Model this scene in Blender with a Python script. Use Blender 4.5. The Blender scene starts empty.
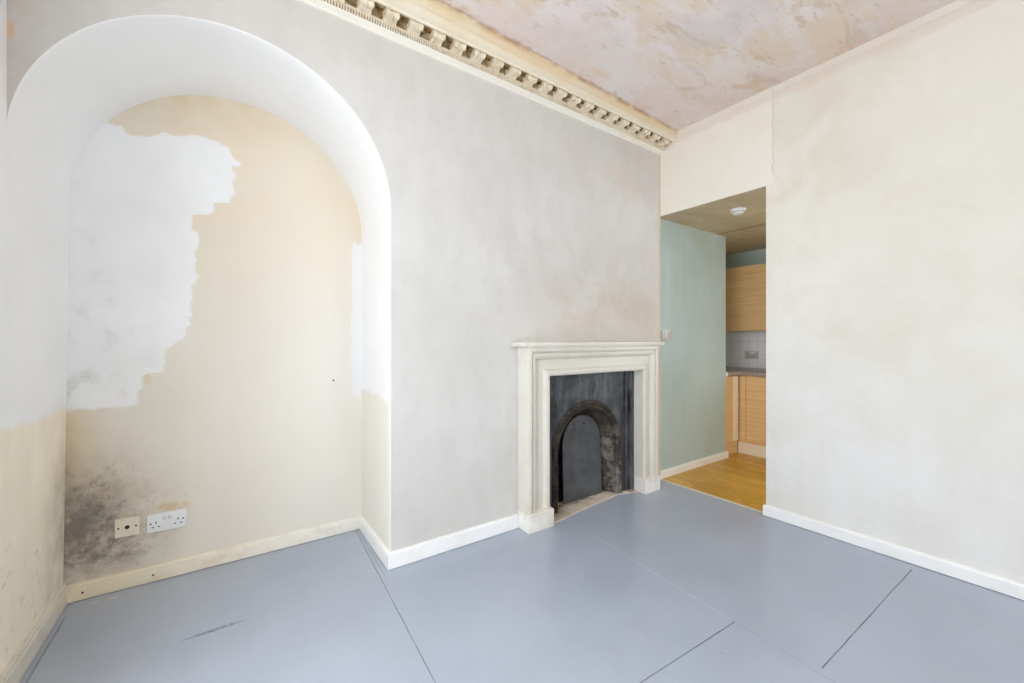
import bpy, bmesh, math, random
from mathutils import Vector, Matrix
random.seed(7)
PI = math.pi
sc = bpy.context.scene
COL = sc.collection

# ------------------------------------------------------------------ room dimensions (metres)
XL, XB = -0.599, 2.893          # left wall, right wall
YA, YN = 2.031, 2.574           # wall with the fireplace, back of the niche
YT = 2.065                      # green passage wall
YR = -2.6                       # wall behind the camera
H = 2.783
AX0, AX1 = -0.599, 0.664        # niche opening
AZ = 1.800                      # springing of the niche arch
DZ, DY = 2.166, 1.235           # doorway: head height, right edge
XK, YK = 4.85, 2.69             # kitchen walls
HK = 2.166


def lin(c):
    return tuple(((v / 255.0) / 12.92 if v / 255.0 <= 0.04045 else ((v / 255.0 + 0.055) / 1.055) ** 2.4) for v in c) + (1.0,)


# ------------------------------------------------------------------ node helper
class NT:
    def __init__(self, name):
        self.m = bpy.data.materials.new(name)
        self.m.use_nodes = True
        self.t = self.m.node_tree
        self.t.nodes.clear()
        self.out = self.t.nodes.new('ShaderNodeOutputMaterial')
        self.b = self.t.nodes.new('ShaderNodeBsdfPrincipled')
        self.t.links.new(self.b.outputs[0], self.out.inputs[0])
        self._pos = None

    def n(self, kind, **kw):
        nd = self.t.nodes.new(kind)
        for k, v in kw.items():
            setattr(nd, k, v)
        return nd

    def put(self, sock, v):
        if isinstance(v, bpy.types.NodeSocket):
            self.t.links.new(v, sock)
        elif isinstance(v, (tuple, list)) and len(v) == 3 and sock.type == 'RGBA':
            sock.default_value = lin(v)
        else:
            sock.default_value = v

    def pos(self):
        if self._pos is None:
            self._pos = self.n('ShaderNodeNewGeometry').outputs['Position']
        return self._pos

    def obj(self):
        return self.n('ShaderNodeTexCoord').outputs['Object']

    def xyz(self, v=None):
        s = self.n('ShaderNodeSeparateXYZ')
        self.put(s.inputs[0], v or self.pos())
        return s.outputs

    def math(self, op, a, b=0.0, c=0.0, clamp=False):
        nd = self.n('ShaderNodeMath', operation=op, use_clamp=clamp)
        self.put(nd.inputs[0], a); self.put(nd.inputs[1], b); self.put(nd.inputs[2], c)
        return nd.outputs[0]

    def scaled(self, s, v=None, rot=(0, 0, 0), loc=(0, 0, 0)):
        nd = self.n('ShaderNodeMapping')
        self.put(nd.inputs['Vector'], v or self.pos())
        nd.inputs['Scale'].default_value = s
        nd.inputs['Rotation'].default_value = rot
        nd.inputs['Location'].default_value = loc
        return nd.outputs[0]

    def noise(self, scale, detail=4, rough=0.55, v=None, dist=0.0):
        nd = self.n('ShaderNodeTexNoise')
        self.put(nd.inputs['Vector'], v or self.pos())
        nd.inputs['Scale'].default_value = scale
        nd.inputs['Detail'].default_value = detail
        nd.inputs['Roughness'].default_value = rough
        nd.inputs['Distortion'].default_value = dist
        return nd.outputs['Fac']

    def map(self, v, a, b, c=0.0, d=1.0):
        nd = self.n('ShaderNodeMapRange')
        self.put(nd.inputs[0], v)
        for i, x in enumerate((a, b, c, d)):
            nd.inputs[i + 1].default_value = x
        return nd.outputs[0]

    def mix(self, f, a, b, mode='MIX'):
        nd = self.n('ShaderNodeMix', data_type='RGBA', blend_type=mode)
        self.put(nd.inputs[0], f); self.put(nd.inputs[6], a); self.put(nd.inputs[7], b)
        return nd.outputs[2]

    def curve(self, v, pts, x0, x1, y0, y1):
        """y = piecewise linear function of v through pts"""
        nd = self.n('ShaderNodeFloatCurve')
        self.put(nd.inputs['Value'], self.map(v, x0, x1))
        c = nd.mapping.curves[0]
        q = sorted(((x - x0) / (x1 - x0), (y - y0) / (y1 - y0)) for x, y in pts)
        c.points[0].location = q[0]; c.points[-1].location = q[-1]
        for x, y in q[1:-1]:
            c.points.new(x, y)
        for p in c.points:
            p.handle_type = 'VECTOR'
        nd.mapping.update()
        return self.map(nd.outputs[0], 0, 1, y0, y1)

    def blob(self, c, r, pw=1.0, v=None):
        """1 at c, falling to 0 on the ellipsoid of radii r"""
        a = self.n('ShaderNodeVectorMath', operation='SUBTRACT')
        self.put(a.inputs[0], v or self.pos()); a.inputs[1].default_value = c
        d = self.n('ShaderNodeVectorMath', operation='DIVIDE')
        self.put(d.inputs[0], a.outputs[0]); d.inputs[1].default_value = r
        l = self.n('ShaderNodeVectorMath', operation='LENGTH')
        self.put(l.inputs[0], d.outputs[0])
        o = self.map(l.outputs['Value'], 1.0, 0.0)
        return self.math('POWER', o, pw) if pw != 1.0 else o

    def bump(self, h, strength=0.2, dist=0.01):
        nd = self.n('ShaderNodeBump')
        nd.inputs['Strength'].default_value = strength
        nd.inputs['Distance'].default_value = dist
        self.put(nd.inputs['Height'], h)
        self.t.links.new(nd.outputs[0], self.b.inputs['Normal'])

    def fin(self, color, rough=0.6, spec=0.3, metal=0.0):
        self.put(self.b.inputs['Base Color'], color)
        self.put(self.b.inputs['Roughness'], rough)
        self.b.inputs['Specular IOR Level'].default_value = spec
        self.b.inputs['Metallic'].default_value = metal
        return self.m


def mul(n, *a):
    o = a[0]
    for b in a[1:]:
        o = n.math('MULTIPLY', o, b)
    return o


# ------------------------------------------------------------------ materials
def plaster_bump(n, k=0.12):
    h = n.math('ADD', n.noise(9, 5, 0.6), mul(n, n.noise(70, 3, 0.6), 0.25))
    n.bump(h, k, 0.012)


def mat_wall_back():
    n = NT('grey_white_plaster')
    p = n.pos(); x, y, z = n.xyz()
    c = n.mix(n.map(n.noise(1.6, 5, 0.6), 0.35, 0.68), (214, 212, 208), (205, 202, 197))
    mt = n.map(n.noise(5.5, 8, 0.72, n.scaled((1.3, 1, 0.8))), 0.46, 0.70)
    c = n.mix(mul(n, mt, 0.38), c, (193, 190, 185))
    # brush strokes, up and down
    st = n.noise(1, 5, 0.65, n.scaled((22, 22, 2.2)))
    c = n.mix(mul(n, n.map(st, 0.45, 0.75), 0.16), c, (200, 197, 193))
    # warm damp stains over the mantelpiece
    s1 = mul(n, n.blob((2.3, YA, 1.45), (1.0, 1, 0.55)), n.map(n.noise(3.4, 8, 0.70, dist=0.4), 0.40, 0.66))
    c = n.mix(mul(n, s1, 0.9), c, (196, 178, 158))
    s2 = mul(n, n.blob((1.5, YA, 1.68), (0.45, 1, 0.4)), n.map(n.noise(5.2, 8, 0.72), 0.44, 0.68))
    c = n.mix(mul(n, s2, 0.55), c, (190, 176, 160))
    s3 = mul(n, n.blob((2.5, YA, 2.5), (0.9, 1, 0.5)), n.map(n.noise(3.1, 5, 0.6), 0.4, 0.7))
    c = n.mix(mul(n, s3, 0.5), c, (222, 196, 182))
    s4 = mul(n, n.blob((2.25, YA, 1.28), (1.1, 1, 0.22)), n.map(n.noise(5, 6, 0.65), 0.4, 0.7))
    c = n.mix(mul(n, s4, 0.5), c, (205, 180, 168))
    # dirty top left corner beside the arch
    s5 = mul(n, n.map(x, XL + 0.10, XL), n.map(z, 1.8, 2.0), n.map(n.noise(9, 6, 0.7), 0.3, 0.6))
    c = n.mix(mul(n, s5, 0.6), c, (190, 178, 165))
    s6 = mul(n, n.blob((XL + 0.008, YA, 2.172), (0.011, 1, 0.042)), n.map(n.noise(30, 3), 0.3, 0.5), 1.8)
    c = n.mix(n.math('MINIMUM', s6, 0.75), c, (214, 180, 136))
    # grime round the chimney piece, low on the wall
    g = mul(n, n.blob((1.40, YA, 0.35), (0.14, 1, 0.5)), n.map(n.noise(6, 5, 0.6), 0.35, 0.7))
    c = n.mix(mul(n, g, 0.5), c, (200, 190, 178))
    # bare plaster bead down the outer corner
    e = n.map(x, XB - 0.032, XB - 0.018)
    c = n.mix(mul(n, e, n.map(n.noise(14, 4), 0.2, 0.5)), c, (212, 196, 166))
    # chips
    ch = n.map(n.noise(60, 2, 0.5), 0.765, 0.80)
    c = n.mix(mul(n, ch, 0.6), c, (150, 140, 130))
    plaster_bump(n)
    return n.fin(c, 0.7, 0.25)


WHITE = (226, 227, 226)
CREAM = (228, 214, 188)


def cream_low(n, white, cream, level=0.850):
    x, y, z = n.xyz()
    zz = n.math('ADD', z, n.map(n.noise(7, 4, 0.6), 0.25, 0.75, -0.035, 0.035))
    m = n.map(zz, level + 0.012, level - 0.012)
    return n.mix(m, white, cream), m


def mat_soffit():
    n = NT('white_emulsion_niche')
    w = n.mix(n.map(n.noise(2.2, 4), 0.35, 0.7), (242, 242, 242), (237, 237, 236))
    cr = n.mix(n.map(n.noise(3, 5), 0.35, 0.7), (232, 226, 213), (230, 228, 221))
    c, m = cream_low(n, w, cr)
    x, y, z = n.xyz()
    plaster_bump(n, 0.08)
    return n.fin(c, 0.6, 0.3)


def mat_wall_left():
    n = NT('left_wall_paint')
    x, y, z = n.xyz()
    w = n.mix(n.map(n.noise(2.2, 4), 0.35, 0.7), (242, 242, 242), (237, 237, 236))
    cr = n.mix(n.map(n.noise(2.6, 6, 0.6), 0.35, 0.7), (246, 237, 218), (238, 228, 209))
    st = n.noise(1, 5, 0.6, n.scaled((16, 16, 3)))
    cr = n.mix(mul(n, n.map(st, 0.48, 0.75), 0.22), cr, (214, 203, 184))
    c, m = cream_low(n, w, cr, 0.855)
    # damp in the corner
    d = mul(n, n.map(y, 2.30, 2.57), n.map(z, 0.95, 0.5), n.map(n.noise(6, 6, 0.7), 0.35, 0.66))
    c = n.mix(mul(n, d, 0.7), c, (168, 152, 134))
    sp = mul(n, n.map(n.noise(26, 4, 0.75), 0.56, 0.70), n.map(z, 0.75, 0.1), n.map(n.noise(3, 3), 0.45, 0.62))
    c = n.mix(mul(n, sp, 0.75), c, (150, 135, 118))
    plaster_bump(n)
    return n.fin(c, 0.65, 0.25)


def mat_niche():
    n = NT('niche_cream_and_white_paint')
    x, y, z = n.xyz()
    # cream distemper
    c = n.mix(n.map(n.noise(1.8, 5, 0.6), 0.35, 0.7), (229, 223, 211), (224, 217, 203))
    c = n.mix(mul(n, n.map(x, 0.0, 0.55), n.map(z, 2.1, 0.9), 0.7), c, (232, 229, 222))
    st = n.noise(1, 5, 0.6, n.scaled((14, 14, 2.4)))
    c = n.mix(mul(n, n.map(st, 0.5, 0.75), 0.35), c, (230, 225, 215))
    wm = mul(n, n.map(z, 1.2, 1.9), n.map(n.noise(2.6, 5), 0.2, 0.6))
    c = n.mix(mul(n, wm, 0.75), c, (232, 216, 192))
    t = mul(n, n.blob((-0.15, YN, 2.38), (0.5, 1, 0.24)), n.map(n.noise(5, 5), 0.3, 0.6))
    c = n.mix(mul(n, t, 0.8), c, (216, 190, 148))
    t = mul(n, n.map(x, 0.58, 0.66), n.map(z, 1.7, 1.76))
    c = n.mix(mul(n, t, 0.5), c, (222, 202, 170))
    t = mul(n, n.map(x, -0.45, -0.6), n.map(z, 0.95, 0.8), n.map(z, 0.3, 0.6))
    c = n.mix(mul(n, t, 0.7), c, (216, 190, 148))
    # white trial coat
    wob = n.map(n.noise(16, 4, 0.6), 0.25, 0.75, -0.022, 0.022)
    wob2 = n.map(n.noise(19, 4, 0.6, n.scaled((1, 1, 1), loc=(3, 5, 7))), 0.25, 0.75, -0.02, 0.02)
    fx = n.curve(z, [(0.80, -0.362), (0.87, -0.360), (0.945, -0.343), (0.988, -0.331), (1.0, -0.271), (1.125, -0.237),
                     (1.176, -0.177), (1.328, -0.156), (1.474, -0.141), (1.69, -0.136), (1.70, -0.156), (1.776, -0.156),
                     (1.792, -0.083), (1.858, -0.066), (1.866, 0.0), (1.975, 0.017), (2.05, 0.011), (2.08, 0.036),
                     (2.112, 0.011), (2.155, -0.005), (2.2, -0.02)], 0.8, 2.2, -0.5, 0.2)
    gz = n.curve(x, [(-0.6, 2.3), (-0.50, 2.17), (-0.459, 2.142), (-0.415, 2.129), (-0.379, 2.114), (-0.314, 2.125), (-0.257, 2.157),
                     (-0.207, 2.152), (-0.146, 2.179), (-0.072, 2.178), (0.05, 2.14)], -0.6, 0.05, 2.0, 2.4)
    mx = n.map(n.math('SUBTRACT', n.math('ADD', x, wob), fx), 0.006, -0.006)
    mz = n.map(n.math('SUBTRACT', n.math('ADD', z, wob2), gz), 0.006, -0.006)
    ml = n.map(n.math('ADD', z, mul(n, wob2, 0.7)), 0.836, 0.850)
    m = mul(n, mx, mz, ml)
    white = n.mix(n.map(n.noise(3, 5), 0.35, 0.7), (242, 242, 242), (236, 236, 235))
    gr = mul(n, n.map(n.noise(9, 6, 0.7), 0.5, 0.75), n.map(z, 1.9, 0.9), n.map(x, -0.25, -0.5))
    white = n.mix(mul(n, gr, 0.6), white, (184, 180, 172))
    c = n.mix(m, c, white)
    # narrow white strip down the right corner
    sx = n.map(n.math('ADD', x, mul(n, wob, 0.5)), n.math('MULTIPLY', 1.0, 0.604).node and 0.600, 0.612)
    st = mul(n, sx, n.map(n.math('ADD', z, wob2), 0.795, 0.805), n.map(n.math('ADD', z, wob2), 1.748, 1.738))
    c = n.mix(mul(n, st, 0.85), c, (232, 233, 234))
    tb = mul(n, n.blob((-0.322, YN, 0.965), (0.016, 1, 0.03)), 2.0)
    c = n.mix(n.math('MINIMUM', tb, 0.5), c, (224, 204, 168))
    # mould spreading out of the damp corner
    big = n.noise(6, 8, 0.74, dist=0.2)
    fine = n.noise(30, 6, 0.75)
    m1 = mul(n, n.blob((-0.60, YN, 0.30), (0.46, 1, 0.50)), n.map(big, 0.30, 0.64))
    c = n.mix(n.math('MINIMUM', mul(n, m1, 1.25), 0.72), c, (168, 152, 130))
    m2 = mul(n, n.blob((-0.575, YN, 0.34), (0.24, 1, 0.24)), n.map(n.noise(13, 8, 0.78), 0.38, 0.62))
    c = n.mix(n.math('MINIMUM', mul(n, m2, 1.6), 0.75), c, (116, 110, 106))
    m2 = mul(n, n.blob((-0.50, YN, 0.22), (0.26, 1, 0.14)), n.map(n.noise(11, 8, 0.78, dist=0.5), 0.42, 0.62))
    c = n.mix(n.math('MINIMUM', mul(n, m2, 1.5), 0.7), c, (122, 112, 104))
    m3 = mul(n, n.map(x, -0.545, -0.60), n.map(z, 1.0, 0.55), n.map(n.noise(9, 6, 0.7), 0.3, 0.62))
    c = n.mix(mul(n, m3, 0.6), c, (140, 128, 112))
    sp = mul(n, n.map(fine, 0.52, 0.68), n.blob((-0.50, YN, 0.30), (0.30, 1, 0.34)), n.map(n.noise(9, 3), 0.38, 0.62))
    c = n.mix(n.math('MINIMUM', mul(n, sp, 2.0), 0.6), c, (112, 104, 96))
    sp = mul(n, n.map(n.noise(36, 5, 0.75), 0.58, 0.70), n.blob((-0.34, YN, 0.36), (0.34, 1, 0.10)))
    c = n.mix(n.math('MINIMUM', mul(n, sp, 1.4), 0.45), c, (172, 150, 120))
    yb = mul(n, n.blob((-0.24, YN, 0.340), (0.09, 1, 0.032)), n.map(n.noise(18, 4), 0.36, 0.6), 1.6)
    c = n.mix(n.math('MINIMUM', yb, 0.6), c, (210, 182, 134))
    # plug hole with a chipped rim
    c = n.mix(n.map(n.blob((0.503, YN, 0.916), (0.016, 1, 0.016)), 0.1, 0.4), c, (236, 234, 230))
    c = n.mix(n.map(n.blob((0.503, YN, 0.914), (0.008, 1, 0.008)), 0.1, 0.5), c, (70, 62, 55))
    plaster_bump(n)
    return n.fin(c, 0.7, 0.25)


def mat_wall_right():
    n = NT('warm_white_plaster')
    x, y, z = n.xyz()
    c = n.mix(n.map(z, 0.5, 1.9), (233, 232, 229), (230, 226, 215))
    c = n.mix(mul(n, n.map(n.noise(1.5, 6, 0.62), 0.38, 0.7), 0.8), c, (221, 216, 204))
    st = n.noise(1, 5, 0.65, n.scaled((12, 12, 2.5)))
    c = n.mix(mul(n, n.map(st, 0.48, 0.75), 0.35), c, (222, 216, 202))
    b = mul(n, n.map(n.noise(2.2, 6, 0.65, dist=0.6), 0.48, 0.72), n.map(y, -0.2, 1.2), n.map(z, 0.8, 1.3))
    c = n.mix(mul(n, b, 0.5), c, (206, 190, 164))
    # fresh board over the doorway
    bd = mul(n, n.map(y, 1.190, 1.196), n.map(z, DZ, DZ + 0.004))
    c = n.mix(mul(n, bd, 0.75), c, (237, 232, 220))
    wob = n.map(n.noise(10, 4, 0.6), 0.25, 0.75, -0.009, 0.009)
    cr = mul(n, n.map(n.math('ABSOLUTE', n.math('ADD', n.math('SUBTRACT', y, 1.195), wob)), 0.0045, 0.0015), n.map(z, DZ + 0.06, DZ + 0.07))
    c = n.mix(mul(n, cr, 0.5), c, (190, 174, 150))
    # ceiling paint cut in along the top
    tp = n.map(n.math('ADD', z, n.map(n.noise(8, 4), 0.25, 0.75, -0.02, 0.02)), H - 0.085, H - 0.065)
    c = n.mix(mul(n, tp, 0.5), c, (218, 202, 188))
    pk = mul(n, n.map(n.noise(3.5, 6, 0.65), 0.45, 0.7), n.map(z, H - 0.4, H - 0.05))
    c = n.mix(mul(n, pk, 0.22), c, (220, 194, 174))
    sc_ = n.map(n.noise(1, 4, 0.7, n.scaled((5, 5, 45), rot=(0.22, 0, 0))), 0.685, 0.74)
    c = n.mix(mul(n, sc_, n.map(z, 1.0, 0.3), 0.4), c, (190, 184, 175))
    plaster_bump(n, 0.14)
    return n.fin(c, 0.62, 0.28)


def mat_ceiling():
    n = NT('scraped_pink_ceiling')
    c = n.mix(n.map(n.noise(1.3, 5, 0.6), 0.35, 0.68), (232, 224, 221), (226, 216, 210))
    v = n.scaled((1.0, 2.6, 1), rot=(0, 0, 0.55))
    a = n.map(n.noise(1.7, 7, 0.62, v, 0.5), 0.50, 0.60)
    c = n.mix(mul(n, a, 0.75), c, (224, 206, 182))
    a2 = n.map(n.noise(2.6, 7, 0.7, n.scaled((1, 2.4, 1), rot=(0, 0, 0.6), loc=(4, 2, 0)), 0.8), 0.565, 0.64)
    c = n.mix(mul(n, a2, 0.7), c, (208, 184, 156))
    a3 = n.map(n.noise(9, 6, 0.7, n.scaled((1, 3.0, 1), rot=(0, 0, 0.5), loc=(1, 7, 0))), 0.61, 0.69)
    c = n.mix(mul(n, a3, 0.65), c, (184, 154, 122))
    gy = n.map(n.noise(2.2, 6, 0.65, n.scaled((1, 1.8, 1), rot=(0, 0, 0.5), loc=(9, 3, 0)), 0.6), 0.50, 0.66)
    c = n.mix(mul(n, gy, 0.45), c, (206, 196, 198))
    x, y, z = n.xyz()
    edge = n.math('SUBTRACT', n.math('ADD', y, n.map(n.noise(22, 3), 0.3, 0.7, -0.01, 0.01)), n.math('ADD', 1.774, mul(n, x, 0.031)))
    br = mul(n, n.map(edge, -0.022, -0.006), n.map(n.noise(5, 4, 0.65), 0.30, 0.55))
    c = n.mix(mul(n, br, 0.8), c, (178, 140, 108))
    pk = mul(n, n.map(edge, -0.5, 0.0), n.map(n.noise(3.4, 5, 0.65), 0.42, 0.68))
    c = n.mix(mul(n, pk, 0.55), c, (222, 186, 172))
    br = mul(n, n.map(x, XB - 0.5, XB), n.map(n.noise(4, 5, 0.65), 0.35, 0.65))
    c = n.mix(mul(n, br, 0.5), c, (216, 180, 160))
    plaster_bump(n)
    return n.fin(c, 0.7, 0.25)


def mat_floor():
    n = NT('grey_floor_paint')
    x, y, z = n.xyz()
    c = n.mix(n.map(n.noise(1.2, 4), 0.35, 0.68), (176, 184, 198), (165, 174, 189))
    wx = n.map(n.noise(7, 3), 0.25, 0.75, -0.0015, 0.0015)

    def seam(coord, at, w, lo, hi, other, strength):
        d = n.math('ABSOLUTE', n.math('ADD', n.math('SUBTRACT', coord, at), wx))
        m = mul(n, n.map(d, w, w * 0.45), n.map(other, lo, lo + 0.01), n.map(other, hi, hi - 0.01))
        return mul(n, m, strength)
    pat = n.map(n.noise(9, 3), 0.3, 0.6, 0.55, 1.0)
    seams = [
        seam(n.math('SUBTRACT', x, mul(n, n.math('SUBTRACT', y, 1.9), 0.045)), 0.595, 0.0022, -2.6, 2.56, y, 0.8),
        seam(n.math('SUBTRACT', x, mul(n, n.math('SUBTRACT', y, 1.9), 0.02)), 0.620, 0.002, 1.95, 2.56, y, 0.4),
        seam(n.math('SUBTRACT', x, mul(n, n.math('SUBTRACT', y, 0.85), 0.075)), 1.695, 0.003, -2.6, 0.835, y, 0.22),
        seam(n.math('ADD', y, mul(n, n.math('SUBTRACT', x, 1.13), 0.055)), 0.872, 0.0026, 0.60, 1.70, x, 0.85),
        seam(n.math('ADD', y, mul(n, n.math('SUBTRACT', x, 1.7), 0.019)), 0.547, 0.0026, 1.70, 2.82, x, 0.9),
        seam(x, -0.562, 0.004, -2.6, 2.44, y, 0.55),
    ]
    tot = seams[0]
    for s in seams[1:]:
        tot = n.math('MAXIMUM', tot, s)
    c = n.mix(mul(n, tot, pat), c, (52, 55, 62))
    # paint lap, a paler line in front of the hearth
    lap = mul(n, n.map(n.math('ABSOLUTE', n.math('SUBTRACT', n.math('SUBTRACT', x, mul(n, n.math('SUBTRACT', y, 0.85), 0.085)), 1.69)), 0.010, 0.004), n.map(y, 0.85, 0.9))
    c = n.mix(mul(n, lap, 0.2), c, (205, 210, 220))
    # scuffs
    s = mul(n, n.blob((-0.05, 1.997, 0), (0.115, 0.012, 1)), n.map(n.noise(70, 5, 0.7), 0.38, 0.62))
    c = n.mix(n.math('MINIMUM', mul(n, s, 2.4), 0.7), c, (104, 105, 110))
    s = mul(n, n.blob((-0.445, 2.508, 0), (0.07, 0.012, 1)), n.map(n.noise(30, 3), 0.42, 0.55))
    c = n.mix(n.math('MINIMUM', mul(n, s, 1.8), 0.8), c, (210, 208, 200))
    s = n.map(n.noise(1, 4, 0.7, n.scaled((26, 9, 1), rot=(0, 0, 0.3))), 0.74, 0.80)
    c = n.mix(mul(n, s, 0.07), c, (128, 132, 138))
    s = n.map(n.noise(34, 2, 0.5), 0.77, 0.80)
    c = n.mix(mul(n, s, 0.5), c, (108, 110, 114))
    mo = n.map(n.noise(5, 6, 0.7), 0.46, 0.72)
    c = n.mix(mul(n, mo, 0.22), c, (162, 166, 174))
    h = n.math('SUBTRACT', n.noise(3.5, 4, 0.6), mul(n, tot, 0.8))
    h = n.math('ADD', h, mul(n, n.noise(60, 3), 0.12))
    n.bump(h, 0.12, 0.01)
    r = n.map(n.noise(4, 5, 0.6), 0.3, 0.7, 0.20, 0.262)
    return n.fin(c, r, 0.4)


def mat_gloss(name, col, dirt=(190, 178, 150), amt=0.35, rough=0.35):
    n = NT(name)
    c = n.mix(mul(n, n.map(n.noise(7, 6, 0.65), 0.46, 0.72), amt), col, dirt)
    n.bump(n.noise(25, 3), 0.05, 0.004)
    return n.fin(c, rough, 0.45)


def mat_skirting_niche():
    n = NT('aged_cream_gloss')
    x, y, z = n.xyz()
    c = n.mix(n.map(x, -0.6, 0.5), (236, 224, 196), (242, 239, 230))
    c = n.mix(mul(n, n.map(n.noise(9, 5, 0.65), 0.48, 0.72), 0.4), c, (196, 170, 124))
    for px in (-0.535, -0.30):
        c = n.mix(n.map(n.blob((px, YN, 0.035), (0.006, 1, 0.006)), 0.1, 0.4), c, (70, 55, 40))
    n.bump(n.noise(25, 3), 0.06, 0.004)
    return n.fin(c, 0.4, 0.45)


def mat_iron():
    n = NT('blackleaded_cast_iron')
    c = n.mix(n.map(n.noise(5, 6, 0.65), 0.35, 0.7), (36, 38, 42), (92, 96, 102))
    st = n.noise(1, 6, 0.7, n.scaled((30, 30, 4)))
    c = n.mix(mul(n, n.map(st, 0.5, 0.72), 0.7), c, (122, 125, 130))
    x, y, z = n.xyz()
    ru = mul(n, n.map(n.noise(12, 6, 0.7), 0.45, 0.68), n.map(z, 0.45, 0.0))
    c = n.mix(mul(n, ru, 0.55), c, (104, 80, 56))
    n.bump(n.math('ADD', n.noise(14, 6, 0.65), mul(n, n.noise(90, 3), 0.3)), 0.35, 0.01)
    return n.fin(c, n.map(n.noise(9, 4), 0.3, 0.7, 0.38, 0.6), 0.5, 0.25)


def mat_iron_rust():
    n = NT('rusted_cast_iron')
    c = n.mix(n.map(n.noise(16, 6, 0.7), 0.36, 0.66), (34, 32, 31), (80, 72, 63))
    x, y, z = n.xyz()
    pale = mul(n, n.map(x, 2.22, 2.30), n.map(n.noise(11, 6, 0.7), 0.46, 0.66), n.map(z, 0.62, 0.35))
    c = n.mix(mul(n, pale, 0.85), c, (150, 143, 130))
    n.bump(n.math('ADD', n.noise(30, 5, 0.7), mul(n, n.noise(110, 3), 0.4)), 0.5, 0.008)
    return n.fin(c, 0.6, 0.4, 0.1)


def mat_board():
    n = NT('slate_grey_board')
    c = n.mix(n.map(n.noise(7, 6, 0.65), 0.35, 0.7), (66, 67, 70), (92, 93, 95))
    sp = mul(n, n.map(n.noise(30, 4, 0.7), 0.55, 0.65), n.blob((2.07, 2.1, 0.55), (0.11, 1, 0.07)), 2.0)
    c = n.mix(n.math('MINIMUM', sp, 0.7), c, (38, 38, 40))
    n.bump(n.noise(30, 4), 0.12, 0.004)
    return n.fin(c, 0.5, 0.4)


def mat_hearth():
    n = NT('worn_hearth_stone')
    x, y, z = n.xyz()
    c = n.mix(n.map(n.noise(8, 6, 0.65), 0.35, 0.68), (226, 214, 198), (196, 180, 160))
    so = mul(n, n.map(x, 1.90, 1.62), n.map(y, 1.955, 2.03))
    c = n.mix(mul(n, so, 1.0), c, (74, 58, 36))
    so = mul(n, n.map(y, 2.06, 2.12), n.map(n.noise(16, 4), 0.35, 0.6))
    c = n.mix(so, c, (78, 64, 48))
    so = mul(n, n.map(x, 2.42, 2.52), n.map(n.noise(18, 4), 0.4, 0.6))
    c = n.mix(mul(n, so, 0.8), c, (112, 96, 66))
    n.bump(n.noise(22, 5, 0.7), 0.5, 0.01)
    return n.fin(c, 0.75, 0.25)


def mat_cornice(name, top):
    n = NT(name)
    x, y, z = n.xyz()
    c = n.mix(n.map(n.noise(3.5, 5, 0.6), 0.35, 0.7), (236, 227, 208), (230, 216, 190))
    if top:
        t = mul(n, n.map(z, 2.742, 2.772), n.map(n.noise(3, 4, 0.6), 0.2, 0.55))
        c = n.mix(mul(n, t, 0.75), c, (226, 198, 152))
        lo = n.map(z, 2.700, 2.690)
        c = n.mix(mul(n, lo, 0.8), c, (238, 234, 224))
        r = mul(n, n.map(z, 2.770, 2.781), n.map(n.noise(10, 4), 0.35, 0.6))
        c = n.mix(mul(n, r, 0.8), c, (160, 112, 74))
    else:
        c = n.mix(mul(n, n.map(n.noise(26, 5, 0.7), 0.5, 0.7), 0.6), c, (190, 160, 112))
    n.bump(n.noise(40, 4), 0.15, 0.004)
    return n.fin(c, 0.65, 0.25)


def mat_dirt_shade():  # tan dirt colour, also standing in for shade between the brackets
    n = NT('dirt_and_shade_plaster')
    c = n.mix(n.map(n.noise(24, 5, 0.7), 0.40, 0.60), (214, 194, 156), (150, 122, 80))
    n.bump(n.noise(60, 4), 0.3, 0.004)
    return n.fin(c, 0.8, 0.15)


def mat_grime_shade():  # dark brown for grime and for shade painted into the cornice gaps
    n = NT('dark_grime_and_shade')
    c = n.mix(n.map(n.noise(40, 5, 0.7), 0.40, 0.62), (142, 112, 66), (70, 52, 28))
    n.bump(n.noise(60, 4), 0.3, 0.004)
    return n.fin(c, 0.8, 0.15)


def mat_green():
    n = NT('pale_green_wall_paint')
    x, y, z = n.xyz()
    c = n.mix(n.map(n.noise(1.6, 5, 0.6), 0.35, 0.7), (186, 204, 204), (174, 193, 191))
    st = n.noise(1, 5, 0.65, n.scaled((16, 16, 1.6)))
    c = n.mix(mul(n, n.map(st, 0.45, 0.72), 0.4), c, (178, 186, 168))
    c = n.mix(mul(n, n.map(z, 1.6, 2.17), n.map(n.noise(4, 4), 0.3, 0.65), 0.45), c, (170, 174, 150))
    plaster_bump(n, 0.1)
    return n.fin(c, 0.55, 0.3)


def mat_brown_ceiling():
    n = NT('smoke_stained_ceiling')
    c = n.mix(n.map(n.noise(2.4, 6, 0.65, n.scaled((1, 2.2, 1), rot=(0, 0, 0.8)), 0.6), 0.35, 0.66), (206, 192, 162), (182, 168, 136))
    x, y, z = n.xyz()
    g = mul(n, n.map(n.math('ABSOLUTE', n.math('SUBTRACT', x, 3.83)), 0.03, 0.012), 0.75)
    c = n.mix(g, c, (140, 118, 88))
    plaster_bump(n)
    return n.fin(c, 0.6, 0.3)


def mat_wood_cab():
    n = NT('light_bamboo_laminate')
    g = n.noise(1, 5, 0.6, n.scaled((2.5, 2.5, 90)))
    c = n.mix(n.map(g, 0.35, 0.68), (232, 196, 144), (214, 174, 118))
    x, y, z = n.xyz()
    ln = n.math('FRACT', n.math('MULTIPLY', z, 22.0))
    c = n.mix(mul(n, n.map(n.math('ABSOLUTE', n.math('SUBTRACT', ln, 0.5)), 0.06, 0.0), 0.35), c, (188, 146, 92))
    return n.fin(c, 0.4, 0.4)


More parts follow.
